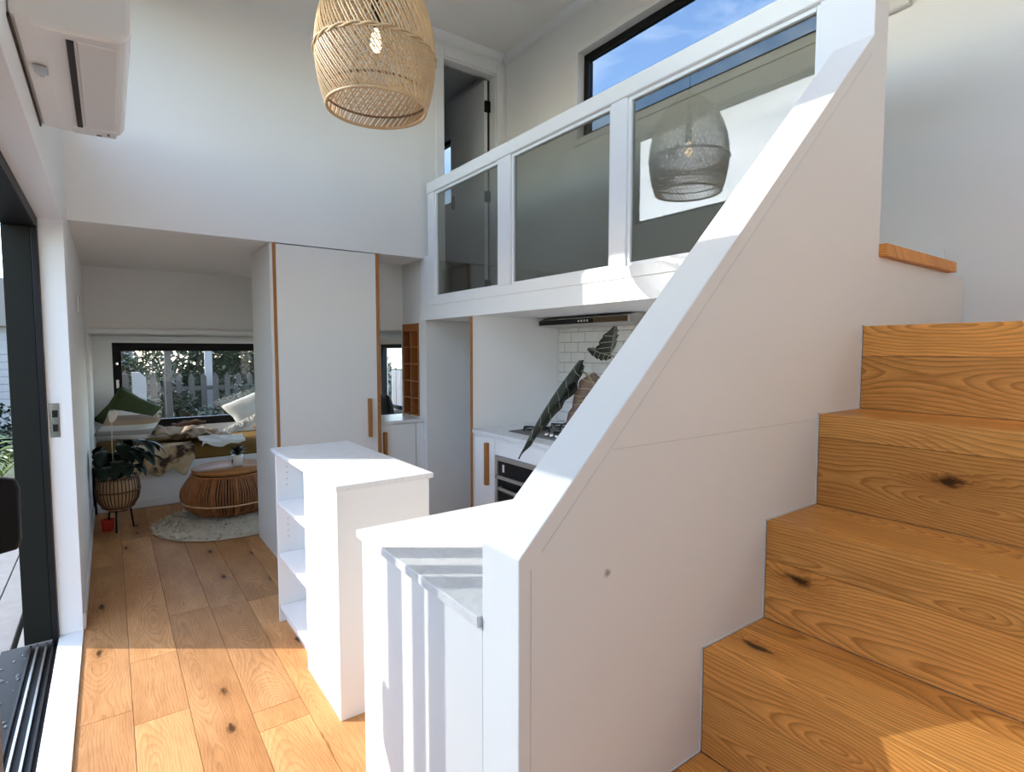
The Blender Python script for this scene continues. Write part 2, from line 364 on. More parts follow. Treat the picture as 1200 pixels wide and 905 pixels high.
# --- stair wall (balustrade wall with sloping top, growing into a post)
SY0, SY1, SX = .761, .88, .569
capz = lambda x: 1.082 + (x - SX) * (2.408 - 1.082) / (1.914 - SX)
prof = [(SX, 0), (SX, 1.082), (1.914, 2.408), (1.914, ZC), (2.012, ZC), (2.012, 1.752), (XR, 1.752), (XR, 0)]
ws = struct(B().prism(prof, 'y', SY0, SY1).build('wall_stair', 'wall_scuffed', None, .0025), 'white stair balustrade wall with sloping top edge', 'wall')
sm = B()
def seg(x0, z0, x1, z1, wd=.0022):
    d = Vector((x1 - x0, z1 - z0)).normalized(); n = Vector((-d.y, d.x)) * wd / 2
    sm.prism([(x0 + n.x, z0 + n.y), (x1 + n.x, z1 + n.y), (x1 - n.x, z1 - n.y), (x0 - n.x, z0 - n.y)], 'y', SY0 - .0006, SY0 + .002)
seg(.80, 1.254, 1.62, 1.253, .0016); seg(.596, .0, .596, 1.06); seg(.62, 1.085, 1.9, 2.345, .0016)
sm.build('panel_seam', 'seam', ws)
# --- door casing of the loft door and its leaf
d2 = sroot('door_2', 'white loft door standing open with black hinges', 'door', (2.5, YF, 1.79))
cs = B()
for x0, x1, z0, z1 in ((2.16, 2.235, 1.79, 3.865), (2.745, 2.82, 1.79, 3.865), (2.235, 2.745, 3.785, 3.865)): cs.box(x0, x1, YF - .016, YF + .0, z0, z1)
cs.build('casing', 'trim', d2, .005)
js = B()
for x0, x1, z0, z1 in ((2.222, 2.24, 1.79, 3.79), (2.738, 2.756, 1.79, 3.79), (2.24, 2.738, 3.77, 3.79)): js.box(x0, x1, YF, YF + .09, z0, z1)
js.build('jamb', 'trim', d2)
lf = bx('door_leaf', 'cabinet', (2.690, 2.724, YF + .10, YF + .68, 1.82, 3.765), d2, .002)
for z in (1.98, 2.74, 3.50): B().box(2.690, 2.742, YF + .075, YF + .104, z, z + .09).build('hinge', 'black', lf, .003)
bx('hinge_gap', 'dark_gap', (2.7245, 2.7375, YF + .092, YF + .12, 1.82, 3.765), d2)
B().box(2.662, 2.69, YF + .60, YF + .625, 2.78, 2.90).build('handle', 'black', lf, .004)
# landing behind the door and upper room
struct(B().box(XL, XR, 6.95, 7.0, 2.30, ZC).build('wall_upper', 'wall'), 'white end wall of the upper room', 'wall')
struct(B().box(2.2, 2.25, YF + .09, 4.75, 1.692, 2.30).box(2.25, XR, 4.75, 4.80, 1.692, 2.30).box(2.25, XR, 4.80, 7.0, 2.2, 2.30).build('floor_upper', 'panelgrey'), 'raised floor of the upper room beyond the loft door', 'floor')

# --- windows
def window_x(name, label, xa, xb, h, fw, mat='black', mull=(), gm='glass'):
    """window in a wall facing x: frame occupying xa..xb inside hole h=(y0,y1,z0,z1)"""
    y0, y1, z0, z1 = h; r = sroot(name, label, 'window', ((xa + xb) / 2, (y0 + y1) / 2, z0))
    f = B().box(xa, xb, y0, y1, z0, z0 + fw).box(xa, xb, y0, y1, z1 - fw, z1).box(xa, xb, y0, y0 + fw, z0 + fw, z1 - fw).box(xa, xb, y1 - fw, y1, z0 + fw, z1 - fw)
    for m in mull: f.box(xa, xb, m - fw / 2, m + fw / 2, z0 + fw, z1 - fw)
    f.build('frame', mat, r, .003)
    st = [y0 + fw] + [q for m in mull for q in (m - fw / 2, m + fw / 2)] + [y1 - fw]
    for a, c in zip(st[::2], st[1::2]): bx('pane', gm, ((xa + xb) / 2 - .003, (xa + xb) / 2 + .003, a, c, z0 + fw, z1 - fw), r)
    return r
w1 = window_x('window_1', 'long high window above the sliding door', -.25, -.20, (CY0, CY1, CZ0, CZ1), .035)
w2 = window_x('window_2', 'black-framed high window in the loft wall', XR + .055, XR + .105, LW, .045, gm='tinted_glass')
cb_ = B()
y0, y1, z0, z1 = LW
cb_.box(XR - .010, XR, y0 - .05, y1 + .05, z1, z1 + .05).box(XR - .010, XR, y0 - .05, y1 + .05, z0 - .05, z0).box(XR - .010, XR, y1, y1 + .05, z0, z1)
cb_.build('casing', 'trim', w2, .003)
B().box(XR + .03, XR + .055, 2.76, 2.775, z0 + .02, z0 + .10).build('latch', 'black', w2)
w4 = window_x('window_4', 'small high window of the upper room seen through the loft door', XR + .05, XR + .10, FW, .04, gm='tinted_glass')
w5 = window_x('window_5', 'black-framed side window above the bed end', XR + .03, XR + .09, SW, .05, mull=(5.6,))
# bed window, facing y
w3 = sroot('window_3', 'wide black-framed low window behind the bed', 'window', (1.37, 7.03, .63))
f = B(); fx0, fx1, fz0, fz1, fw = .03, 2.72, .63, 1.53, .085
f.box(fx0, fx1, 7.0, 7.08, fz0, fz0 + fw).box(fx0, fx1, 7.0, 7.08, fz1 - fw, fz1).box(fx0, fx0 + .075, 7.0, 7.08, fz0 + fw, fz1 - fw).box(fx1 - .075, fx1, 7.0, 7.08, fz0 + fw, fz1 - fw).box(1.74, 1.80, 7.0, 7.08, fz0 + fw, fz1 - fw)
f.build('frame', 'black', w3, .004)
bx('pane', 'glass', (fx0 + .075, 1.74, 7.04, 7.046, fz0 + fw, fz1 - fw), w3); bx('pane', 'glass', (1.80, fx1 - .075, 7.04, 7.046, fz0 + fw, fz1 - fw), w3)
B().box(.052, .078, 6.985, 7.0, 1.06, 1.15).build('catch', 'chrome', w3, .004)
B().lathe((.065, 6.99, 1.305), [(.012, 0), (.012, .02)], 10).build('catch_knob', 'chrome', w3)
# --- sliding door
d1 = sroot('door_1', 'black aluminium sliding door slid open beside the photographer', 'door', (-.31, 1.9, 0))
FX0, FX1 = -.385, -.255
fr = B().box(FX0, FX1, DY0, DY1, 2.04, DZ)                       # head
fr.build('head', 'black', d1, .003)
bx('jamb', 'frame_green', (FX0, -.28, DY1 - .045, DY1, .012, 2.04), d1, .003)
bx('jamb', 'black', (-.28, FX1, DY1 - .05, DY1 + .0, .0, 2.04), d1, .003)
bx('jamb', 'black', (FX0, FX1, DY0, DY0 + .045, .0, 2.04), d1, .003)
sill = bx('sill', 'blackm', (FX0 - .09, FX1, DY0, DY1, -.05, -.005), d1, .003)
for x in (-.36, -.335, -.30, -.275):
    bx('track', 'steel' if x in (-.335, -.30) else 'black', (x - .004, x + .004, DY0 + .05, DY1 - .05, -.005, .010), d1)
def panel(x0, x1, y0, y1, ws_, nm):
    q = B()
    for a, c, z0, z1 in ((y0, y1, .012, .10), (y0, y1, 1.96, 2.04), (y0, y0 + .07, .10, 1.96), (y1 - ws_, y1, .10, 1.96)): q.box(x0, x1, a, c, z0, z1)
    o = q.build(nm, 'black', d1, .003)
    bx('pane', 'door_glass', ((x0 + x1) / 2 - .004, (x0 + x1) / 2 + .004, y0 + .07, y1 - ws_, .10, 1.96), o)
    return o
panel(-.375, -.340, DY0 + .045, 1.775, .058, 'fixed_panel')
sp = panel(-.305, -.270, .20, 1.955, .070, 'sliding_panel')
bx('weather_bar', 'black', (-.345, -.31, 1.792, 1.835, .012, 2.04), d1)
hd = B().prism([(-.27, .915), (-.213, .925), (-.205, .95), (-.203, 1.085), (-.212, 1.112), (-.27, 1.128)], 'y', 1.925, 1.952); hd.build('pull_handle', 'black', sp, .006)
# white liner of the opening
ln = struct(B().box(FX1, XL + .003, DY0, DY1, .0005, .012).box(FX1, XL + .003, DY1 - .014, DY1 + .0, .012, DZ).box(FX1, XL + .003, DY0, DY1, DZ - .014, DZ + .001).build('trim_6', 'trim', None, .0025), 'white liner around the sliding door opening', 'trim')
st = B().box(-.246, -.205, DY1 - .020, DY1 - .014, 1.02, 1.19).build('strike_plate', 'chrome', d1, .002)
B().box(-.236, -.215, DY1 - .0225, DY1 - .0205, 1.05, 1.085).box(-.236, -.215, DY1 - .0225, DY1 - .0205, 1.12, 1.155).build('strike_slot', 'black', d1)
dr = B()
for i in range(46):
    x, y, r = random.uniform(FX0 - .08, -.37), random.uniform(2.3, 3.45), random.uniform(.003, .010)
    dr.lathe((x, y, -.0052), [(r, 0), (r * .85, r * .3), (r * .4, r * .5)], 8)
tag(stuff(dr.build('water_droplets', 'water', None, 0, True)), 'clear water droplets scattered on the black door sill', 'water')

# ================================================================== STAIRS
RX = [.58, .847, 1.113, 1.377, 1.645, 1.909]; RZ = [.228, .490, .745, 1.006, 1.268, 1.527]
SA, SB = -.30, SY0 - .0035
stair = thing('staircase', 'oak staircase climbing beside the white stair wall', 'staircase', (1.7, .23, 0))
pf = [(RX[0] + .02, 0)]
for i in range(6):
    pf += [(RX[i] + .02, RZ[i] - .02), ((RX[i + 1] + .02) if i < 5 else XR - .005, RZ[i] - .02)]
pf += [(XR - .005, 0)]
B().prism(pf, 'y', SA + .01, SB - .01).build('carcass', 'trim', stair)
strip = [.08, .09, .10, .10, .066, .095]
for i in range(6):
    z0 = (RZ[i - 1] if i else 0.) ; z1 = RZ[i]; zs = z1 - strip[i]
    B().box(RX[i], RX[i] + .019, SA, SB, z0 + .0005, zs - .0006).build('riser', 'oak_stair', stair, .0012)
    B().box(RX[i], RX[i] + .019, SA, SB, zs + .0006, z1 - .0003).build('nosing', 'oak_stair', stair, .0012)
    x1 = RX[i + 1] if i < 5 else XR - .005; xm = RX[i] + (.175 if i < 5 else .3)
    B().box(RX[i] + .0195, xm - .0005, SA, SB, z1 - .019, z1).build('tread_board', 'oak_stair', stair, .001)
    B().box(xm + .0005, x1 - .0005, SA, SB, z1 - .019, z1).build('tread_board', 'oak_stair', stair, .001)
bd = B()
for i in range(6):
    z0 = RZ[i - 1] if i else 0; x1 = RX[i + 1] if i < 5 else XR - .005
    bd.box(RX[i] - .003, RX[i], SB + .001, SY0 - .0003, z0, RZ[i] + .003).box(RX[i] - .003, x1 - .003, SB + .001, SY0 - .0003, RZ[i], RZ[i] + .003)
bd.build('bead', 'trim', stair)
tag(B().box(2.013, 2.672, SY0 - .022, SY0 + .09, 1.7525, 1.792).build('timber_threshold', 'oak_stair', None, .002), 'short oak beam edging the loft floor at the stair top', 'beam')
wbx = B().box(XR - .035, XR - .001, .99, 1.09, 2.93, 3.08).build('junction_box', 'acwhite', None, .008); tag(wbx, 'small white box mounted high on the wall above the stairs', 'box')

# ================================================================== RAILING
rail = thing('glass_railing', 'white framed glass railing along the loft edge', 'railing', (2.05, 2.4, 1.69))
bx('fascia', 'trim', (2.040, 2.065, .885, 3.995, 1.690, 1.80), rail, .002)
bx('bottom_rail', 'trim', (2.035, 2.095, .885, 3.91, 1.80, 1.858), rail, .004)
bx('top_rail', 'trim', (2.030, 2.10, .885, 3.91, 2.655, 2.735), rail, .006)
PY = [(3.81, 3.91), (2.82, 2.955), (1.87, 1.975), (.885, .985)]
for a, c in PY: bx('post', 'trim', (2.037, 2.093, a, c, 1.858, 2.655), rail, .004)
bx('end_stile', 'trim', (2.042, 2.085, 3.91, 3.998, 1.80, 2.19), rail)
for (a, _), (_, d) in zip(PY[:-1], PY[1:]):
    bd = B(); t = .018
    for q in ((2.050, 2.080, a - t, a, 1.858, 2.655), (2.050, 2.080, d, d + t, 1.858, 2.655), (2.050, 2.080, d + t, a - t, 1.858, 1.858 + t), (2.050, 2.080, d + t, a - t, 2.655 - t, 2.655)): bd.box(*q)
    bd.build('glazing_bead', 'trim', rail, .002)
    bx('glass_pane', 'rail_glass', (2.062, 2.068, d + t, a - t, 1.858 + t, 2.655 - t), rail)

# ================================================================== CABINETS
def shelf_unit():
    r = thing('kitchen_island', 'narrow white island with open shelves and marble top', 'island', (.885, 2.58, 0))
    x0, x1, y0, y1, zt = .692, 1.075, 2.078, 3.07, .913
    bx('end_panel', 'cabinet', (x0 - .010, x1, y0 - .006, y0 + .014, .0, zt), r, .0015)
    bx('end_panel', 'cabinet', (x0 - .004, x1, y1 - .018, y1, .0, zt), r, .0015)
    bx('side_panel', 'cabinet', (x0 - .010, x0 + .008, y0 + .0145, 2.515, .0, zt), r, .0015)
    bx('side_panel', 'cabinet', (x1 - .018, x1, y0 + .0145, y1 - .0185, .0, zt), r, .0015)
    bx('divider', 'cabinet', (x0 + .0085, x1 - .019, 2.497, 2.515, .07, zt), r)
    bx('shelf_back', 'cabinet', (x0 + .25, x0 + .262, 2.5155, y1 - .0185, .09, zt), r)
    for z in (.072, .358, .640): bx('shelf', 'cabinet', (x0 + .002, x0 + .249, 2.5155, y1 - .0188, z, z + .018), r, .001)
    bx('kickboard', 'cabinet', (x0 + .03, x0 + .045, 2.5155, y1 - .0185, 0, .07), r)
    ph = B()
    for z in [.46 + .032 * k for k in range(5)] + [.74 + .032 * k for k in range(4)]:
        for xx in (x0 + .05, x0 + .20): ph.box(xx - .002, xx + .002, y1 - .0186, y1 - .0180, z - .002, z + .002)
    stuff(ph.build('shelf_pin_holes', 'dark_gap', r))
    B().box(.676, 1.092, 2.062, 3.10, .9135, .935).build('worktop', 'marble', r, .002)
    return r
shelf_unit()
pen = thing('peninsula_counter', 'white counter with marble top joined to the stair wall', 'counter', (.98, 1.2, 0))
bx('end_panel', 'cabinet', (.5695, .588, SY1 + .001, 1.515, 0, .9115), pen, .001)
bx('back_panel', 'cabinet', (.589, 1.50, 1.497, 1.515, 0, .9115), pen, .001)
bx('carcass', 'cabinet', (.589, 1.50, SY1 + .001, 1.496, .08, .9115), pen)
B().box(.558, 1.52, SY1 + .001, 1.530, .912, .935).build('worktop', 'marble', pen, .002)

tw = thing('pantry_cabinet', 'tall pale pantry cabinet with wood-edged sides', 'cabinet', (1.29, 4.36, 0))
bx('side_panel', 'panelgrey', (.900, .935, 4.012, 4.60, 0, 2.176), tw)
bx('side_panel', 'panelgrey', (1.645, 1.665, 4.012, 4.60, 0, 2.176), tw)
bx('edge_strip', 'oak_small', (.918, .936, 3.998, 4.0115, 0, 2.176), tw, .001)
bx('edge_strip', 'oak_small', (1.645, 1.668, 3.990, 4.0115, 0, 2.176), tw, .001)
bx('back_panel', 'panelgrey', (.936, 1.644, 4.58, 4.60, 0, 2.17), tw)
dd = bx('door', 'panelgrey', (.9375, 1.6435, 3.996, 4.016, .06, 2.172), tw, .0015)
B().box(1.564, 1.590, 3.965, 3.9958, .80, 1.09).build('handle', 'oak_small', dd, .003)
# nook cabinet between pantry and fridge space
nk = thing('coffee_nook_cabinet', 'low pale cabinet beside the pantry under the wine rack', 'cabinet', (1.86, 4.23, 0))
bx('body', 'cabinet', (1.67, 2.059, 4.07, 4.42, 0, .872), nk)
dd = bx('door', 'cabinet', (1.672, 1.985, 4.05, 4.0695, .06, .868), nk, .0015); bx('filler', 'cabinet', (1.989, 2.058, 4.05, 4.0695, 0, .868), nk, .001)
B().box(1.706, 1.732, 4.02, 4.0498, .62, .815).build('handle', 'oak_small', dd, .003)
bx('worktop', 'marble', (1.67, 2.059, 4.035, 4.46, .8725, .900), nk, .002)
# wall carrying the wine rack
struct(B().box(2.06, 2.20, 4.092, 4.122, 0, 2.18).box(2.06, 2.20, 4.43, 4.46, 0, 2.18).box(2.06, 2.20, 4.122, 4.43, 1.675, 2.18).box(2.06, 2.20, 4.122, 4.43, 0, .905).box(2.185, 2.20, 4.122, 4.43, .905, 1.675).box(2.0605, 2.25, 4.0, 4.092, 0, 1.692).box(2.2, 2.25, 4.092, 4.46, 0, 1.692).build('wall_nook', 'panelgrey'), 'pale wall stub between nook and fridge space', 'wall')
struct(B().box(1.67, 2.06, 4.43, 4.46, 1.625, 2.18).build('wall_hatch', 'panelgrey'), 'pale lintel over the hatch to the bedroom', 'wall')
wr_ = thing('wine_rack', 'red-brown wooden wine rack of ten square holes beside the nook', 'wine rack', (2.12, 4.27, .906))
ya, yb, za, zb = 4.123, 4.429, .906, 1.674
bx('side', 'rack_wood', (2.056, 2.184, ya, ya + .02, za, zb), wr_); bx('side', 'rack_wood', (2.056, 2.184, yb - .02, yb, za, zb), wr_)
bx('divider', 'rack_wood', (2.056, 2.184, (ya + yb) / 2 - .008, (ya + yb) / 2 + .008, za + .012, zb - .06), wr_)
bx('top_board', 'rack_wood', (2.056, 2.184, ya + .02, yb - .02, zb - .06, zb), wr_)
for k in range(5):
    z = za + k * (zb - .06 - za) / 5
    bx('shelf', 'rack_wood', (2.057, 2.184, ya + .02, (ya + yb) / 2 - .008, z, z + .013), wr_); bx('shelf', 'rack_wood', (2.057, 2.184, (ya + yb) / 2 + .008, yb - .02, z, z + .013), wr_)
# kitchen run
struct(B().box(2.052, XR, 3.285, 3.305, 0, 1.692).build('wall_kitchen', 'wall'), 'pale side panel between fridge space and cooktop', 'wall')
struct(B().box(2.044, 2.0515, 3.283, 3.307, 0, 1.692).build('trim_7', 'oak_small'), 'wood edge strip on the kitchen side panel', 'trim')
struct(B().box(2.25, XR, 4.0, 4.05, 0, 1.692).build('wall_fridge', 'panelgrey'), 'pale far side of the empty fridge space', 'wall')
kc = thing('kitchen_cabinet', 'white kitchen cabinet with wood handle under the cooktop', 'cabinet', (2.45, 2.3, 0))
bx('body', 'cabinet', (2.09, XR - .002, 3.045, 3.283, .0, .874), kc)
bx('body', 'cabinet', (2.09, XR - .002, 1.4, 2.388, .0, .874), kc)
bx('body', 'cabinet', (2.60, XR - .002, 2.39, 3.043, .0, .874), kc)
bx('filler', 'cabinet', (2.068, 2.089, 3.262, 3.283, 0, .870), kc, .001)
dd = bx('door', 'cabinet', (2.066, 2.089, 3.035, 3.259, .08, .870), kc, .0015)
B().box(2.036, 2.0658, 3.098, 3.124, .535, .825).build('handle', 'oak_small', dd, .003)
bx('fascia_panel', 'cabinet', (2.066, 2.089, 2.392, 3.031, .755, .870), kc, .0015)
bx('door', 'cabinet', (2.066, 2.089, 1.9, 2.388, .08, .870), kc, .0015); bx('door', 'cabinet', (2.066, 2.089, 1.4, 1.897, .08, .870), kc, .0015)
bx('worktop', 'marble', (2.045, XR - .002, 1.4, 3.283, .8745, .900), kc, .002)
ov = thing('oven', 'black and steel built-in oven below the cooktop', 'oven', (2.3, 2.71, .15))
bx('body', 'blackm', (2.092, 2.59, 2.40, 3.025, .15, .752), ov)
fr = B()
for a, c, z0, z1 in ((2.394, 3.029, .722, .752), (2.394, 3.029, .600, .625), (2.394, 2.425, .15, .722), (2.998, 3.029, .15, .722)): fr.box(2.060, 2.0915, a, c, z0, z1)
fr.build('frame', 'steel', ov, .002)
bx('control_panel', 'black', (2.072, 2.0915, 2.426, 2.997, .626, .721), ov)
bx('timer', 'ceramic', (2.0705, 2.0715, 2.93, 2.952, .65, .70), ov)
bx('door', 'black', (2.070, 2.0915, 2.426, 2.997, .16, .599), ov)
for z in (.30, .36): bx('oven_shelf', 'steel', (2.0685, 2.0695, 2.44, 2.985, z, z + .006), ov)
B().tube([(2.066, 2.96, .545), (2.036, 2.94, .55), (2.030, 2.86, .548), (2.028, 2.71, .545), (2.030, 2.56, .548), (2.036, 2.48, .55), (2.066, 2.46, .545)], .014, 8).build('handle', 'steel', ov, 0, True)
hb = thing('gas_cooktop', 'steel gas cooktop with black pan supports', 'cooktop', (2.42, 2.72, .9005))
bx('plate', 'lead', (2.18, 2.68, 2.42, 3.03, .9005, .908), hb, .003)
for x, y, r in ((2.30, 2.88, .045), (2.54, 2.88, .035), (2.30, 2.57, .035), (2.54, 2.57, .05)):
    bu = B().lathe((x, y, .908), [(r, 0), (r, .014), (r * .7, .02), (r * .2, .022)], 18).build('burner', 'steel', hb, 0, True)
    tr = B()
    for a in range(4):
        c_, s_ = math.cos(a * PI / 2 + .6), math.sin(a * PI / 2 + .6)
        tr.tube([(x + .03 * c_, y + .03 * s_, .938), (x + .085 * c_, y + .085 * s_, .938), (x + .09 * c_, y + .09 * s_, .909)], .006, 5)
    tr.ring((x, y, .930), .075, .005, 20, 5); tr.build('pan_support', 'black', hb)
for k in range(4): B().lathe((2.215, 2.52 + .05 * k, .908), [(.016, 0), (.014, .022), (.004, .023)], 12).build('knob', 'chrome', hb, 0, True)
rh = thing('range_hood', 'slim range hood with black control strip under the loft', 'range hood', (2.7, 2.73, 1.60))
B().prism([(2.60, 1.628), (2.60, 1.672), (2.66, 1.69), (XR - .003, 1.69), (XR - .003, 1.62)], 'y', 2.34, 3.235).build('body', 'steel', rh, .003)
bx('control_strip', 'black', (2.594, 2.5995, 2.66, 3.22, 1.634, 1.668), rh)
bx('reflection_strip', 'hood_reflection', (2.594, 2.5995, 2.36, 2.655, 1.634, 1.668), rh)  # painted reflection of wood on the metal front
for k in range(4): B().box(2.590, 2.5938, 2.70 + k * .028, 2.714 + k * .028, 1.644, 1.658).build('button', 'ceramic', rh, .002)
sb = struct(B().box(XR - .006, XR - .001, 1.9, 3.283, .901, 1.66).build('wall_splashback', 'grout'), 'tiled splashback behind the cooktop', 'wall')
proto = None; tl, th, g = .150, .0725, .0040
for r_ in range(10):
    y = 3.282 - (tl / 2 if r_ % 2 else 0.); z = .903 + r_ * (th + g)
    spans = ([(3.282, 3.282 - tl / 2 + g)] if r_ % 2 else [])
    for a, c in spans: bx('tile', 'tile', (XR - .013, XR - .006, c, a, z, z + th), sb, .0015)
    while y - tl > 1.95:
        if proto is None: proto = bx('tile', 'tile', (XR - .013, XR - .006, y - tl + g, y, z, z + th), sb, .0015)
        else: clone(proto, (XR - .0095, y - (tl - g) / 2, z + th / 2), sb)
        y -= tl

# ================================================================== AIR CONDITIONER
ac = thing('air_conditioner', 'white wall-mounted air conditioner above the sliding door', 'air conditioner', (XL, 2.13, 2.21))
ya, yb = 1.745, 2.515
pr = [(XL + .001, 2.222), (XL + .06, 2.212), (XL + .12, 2.214), (.055, 2.222), (.077, 2.245), (.080, 2.30), (.070, 2.44), (.045, 2.49), (XL + .001, 2.50)]
B().prism([(p[0], p[1]) for p in pr], 'y', ya, yb).build('body', 'acwhite', ac, .012)
B().prism([(-.035, 2.2115), (.050, 2.2155), (.050, 2.222), (-.035, 2.218)], 'y', ya + .04, yb - .085).build('vane', 'acwhite', ac, .003)
bx('outlet_slot', 'dark_gap', (-.056, -.041, ya + .04, yb - .085, 2.2085, 2.216), ac)
B().prism([(-.07, 2.2095), (.052, 2.2135), (.052, 2.222), (-.07, 2.218)], 'y', yb - .075, yb - .008).build('display_cover', 'acwhite', ac, .003)
bx('indicator', 'lead', (.025, .033, yb - .055, yb - .035, 2.2095, 2.214), ac)
bx('indicator', 'lead', (-.005, .010, yb - .03, yb - .022, 2.2085, 2.213), ac)
bx('back_gap', 'dark_gap', (XL + .0005, XL + .005, ya, yb, 2.214, 2.224), ac)  # dark strip painted in for the contact shadow behind the unit
B().box(-.135, -.105, 1.98, 2.03, 2.207, 2.2115).box(-.125, -.115, 2.03, 2.05, 2.207, 2.2115).build('clip', 'steel', ac, .001)
tag(B().box(XL + .001, XL + .012, 4.70, 4.78, 1.70, 1.82).build('light_switch', 'acwhite', None, .003), 'white light switch on the bedroom side wall', 'light switch')

# ================================================================== PENDANT LAMP
PX, PYY, PZ = .98, 2.34, 2.495
pl = thing('pendant_lamp', 'large woven rattan pendant lamp hanging from the ceiling', 'pendant lamp', (PX, PYY, PZ))
PR = [(0, .208), (.03, .220), (.08, .233), (.15, .245), (.21, .249), (.28, .246), (.36, .232), (.45, .203), (.52, .162), (.57, .112), (.60, .075)]
def prad(z):
    for (a, ra), (c, rc) in zip(PR, PR[1:]):
        if a <= z <= c: return ra + (rc - ra) * (z - a) / (c - a)
    return PR[-1][1]
def spoint(z, th, off=0.): r = prad(z) + off; return (PX + r * math.cos(th), PYY + r * math.sin(th), PZ + z)
def weave(name, z0, z1, n, twist, off, r, mat, seg=9, pairs=False):
    bb = B()
    for k in range(n):
        th = 2 * PI * k / n + random.uniform(-.006, .006) + (.012 if pairs and k % 2 else 0)
        bb.tube([spoint(z0 + (z1 - z0) * i / seg, th + twist * i / seg, off) for i in range(seg + 1)], r, 4, False, False)
    return stuff(bb.build(name, mat, pl))
weave('lower_weave', .0, .222, 104, -.62, .003, .0036, 'rattan', pairs=True)
weave('upper_weave', .212, .60, 92, -.80, .003, .0038, 'rattan', pairs=True)
weave('inner_weave', .05, .42, 34, .70, -.006, .0022, 'rattan')
wf_ = B()
for z in (.09, .115, .14, .165, .19):
    wf_.tube([spoint(z + .006 * math.sin(k * PI / 2), 2 * PI * k / 120, -.002 + .005 * (k % 2)) for k in range(120)], .0022, 4, True)
stuff(wf_.build('weft_rows', 'rattan', pl))
B().ring((PX, PYY, PZ), .209, .007, 64, 8).build('rim_ring', 'rattan', pl, 0, True)
B().ring((PX, PYY, PZ + .055), .222, .0045, 64, 6).build('inner_ring', 'rattan_rim', pl, 0, True)
br = B()
for ph in (0, PI): br.tube([spoint(.215 + .006 * math.sin(k * .6 + ph), 2 * PI * k / 126, .006 + .004 * math.cos(k * .6 + ph)) for k in range(126)], .0048, 5, True)
br.build('braided_ring', 'rattan', pl, 0, True)
B().ring((PX, PYY, PZ + .60), .075, .006, 32, 6).build('top_ring', 'rattan_rim', pl, 0, True)
hs = B()
for k in range(3):
    a = 2 * PI * k / 3; hs.tube([(PX + .075 * math.cos(a), PYY + .075 * math.sin(a), PZ + .60), (PX, PYY, PZ + .585)], .003, 5)
hs.build('spider_bracket', 'black', pl)
B().tube([(PX, PYY, PZ + .585), (PX, PYY, ZC - .021)], .0035, 6).build('cord', 'black', pl)
B().lathe((PX, PYY, ZC - .022), [(.05, .021), (.05, .008), (.04, 0)], 24).build('ceiling_rose', 'acwhite', pl)
B().lathe((PX, PYY, PZ + .33), [(.020, .0), (.022, .06), (.018, .08), (.008, .255)], 14).build('socket', 'black', pl, 0, True)
B().lathe((PX, PYY, PZ + .215), [(.004, .02), (.017, .028), (.024, .05), (.021, .078), (.013, .105), (.012, .117)], 18).build('bulb', 'bulb', pl, 0, True)

# ================================================================== PLANTS AND TEXTILES
def blade(name, mat, parent, base, tip, across, width, droop=.0, fold=.15, nu=14, nv=6, outline=None, wav=.0, solid=.0015):
    """a leaf from base to tip; across = sideways direction; returns object and its surface function"""
    base, tip, across = Vector(base), Vector(tip), Vector(across).normalized()
    ax = tip - base; nrm = ax.cross(across).normalized()
    outline = outline or (lambda t: math.sin(PI * min(1, t * .9 + .08)) ** .7)
    def fn(u, v):
        sgn = v * 2 - 1; wd = width * outline(u) * (1 + wav * math.sin(u * 30 + (1 if sgn > 0 else 2.2)) * abs(sgn))
        return base + ax * u + across * sgn * wd / 2 + nrm * (abs(sgn) * fold * wd + droop * math.sin(PI * u) + wav * .12 * width * math.sin(u * 22 + 2 * sgn) * abs(sgn))
    return B().grid(nu, nv, fn).build(name, mat, parent, 0, True, solid), fn
def veined(name, mat, parent, base, tip, across, width, n=6, vmat='vein', **kw):
    o, fn = blade(name, mat, parent, base, tip, across, width, **kw)
    bb = B(); nrm = (Vector(tip) - Vector(base)).cross(Vector(across)).normalized() * .0012
    for sg in (1, -1):
        off = nrm * sg
        bb.tube([fn(i / 12, .5) + off for i in range(13)], [.0022 * (1 - i / 16) for i in range(13)], 5)
        for k in range(n):
            u0 = .08 + .78 * k / n
            for s_ in (1, -1): bb.tube([fn(min(1, u0 + .10 * j / 3), .5 + s_ * .46 * j / 3) + off for j in range(4)], .0013, 4)
    bb.build('vein', vmat, o); return o
def on_plane(p): return Vector(p)
al = thing('alocasia_plant', 'dark-leaved potted alocasia behind the stair wall', 'plant', (1.38, 1.20, .9355))
B().lathe((1.38, 1.20, .9355), [(.055, 0), (.070, .10), (.074, .13), (.066, .13), (.062, .11)], 24).build('pot', 'ceramic', al, 0, True)
B().lathe((1.38, 1.20, 1.03), [(.063, 0), (.061, .012)], 20).build('soil', 'soil', al)
lobed = lambda t: (.55 + t * 2.2 if t < .16 else 1.0 * (1 - ((t - .16) / .84) ** 1.5)) * (1 if t > .02 else .7)
veined('leaf', 'alocasia_top', al, (1.325, 1.42, 1.415), (1.045, 1.40, 1.105), (.50, .55, -.25), .150, n=6, outline=lobed, wav=.13, fold=.28, droop=-.012)
veined('leaf', 'alocasia_under', al, (1.44, 1.44, 1.355), (1.235, 1.42, 1.10), (.62, .10, -.30), .20, n=8, outline=lobed, wav=.10, fold=.10, vmat='stalk')
veined('leaf', 'alocasia_top', al, (1.455, 1.40, 1.435), (1.435, 1.36, 1.535), (.8, .2, .25), .15, n=4, outline=lambda t: math.sin(PI * min(1, t * .75 + .25)) ** .6, wav=.12, fold=.12)
veined('leaf', 'alocasia_top', al, (1.46, 1.40, 1.430), (1.325, 1.38, 1.455), (.1, .3, .5), .045, n=4, wav=.15, fold=.2)
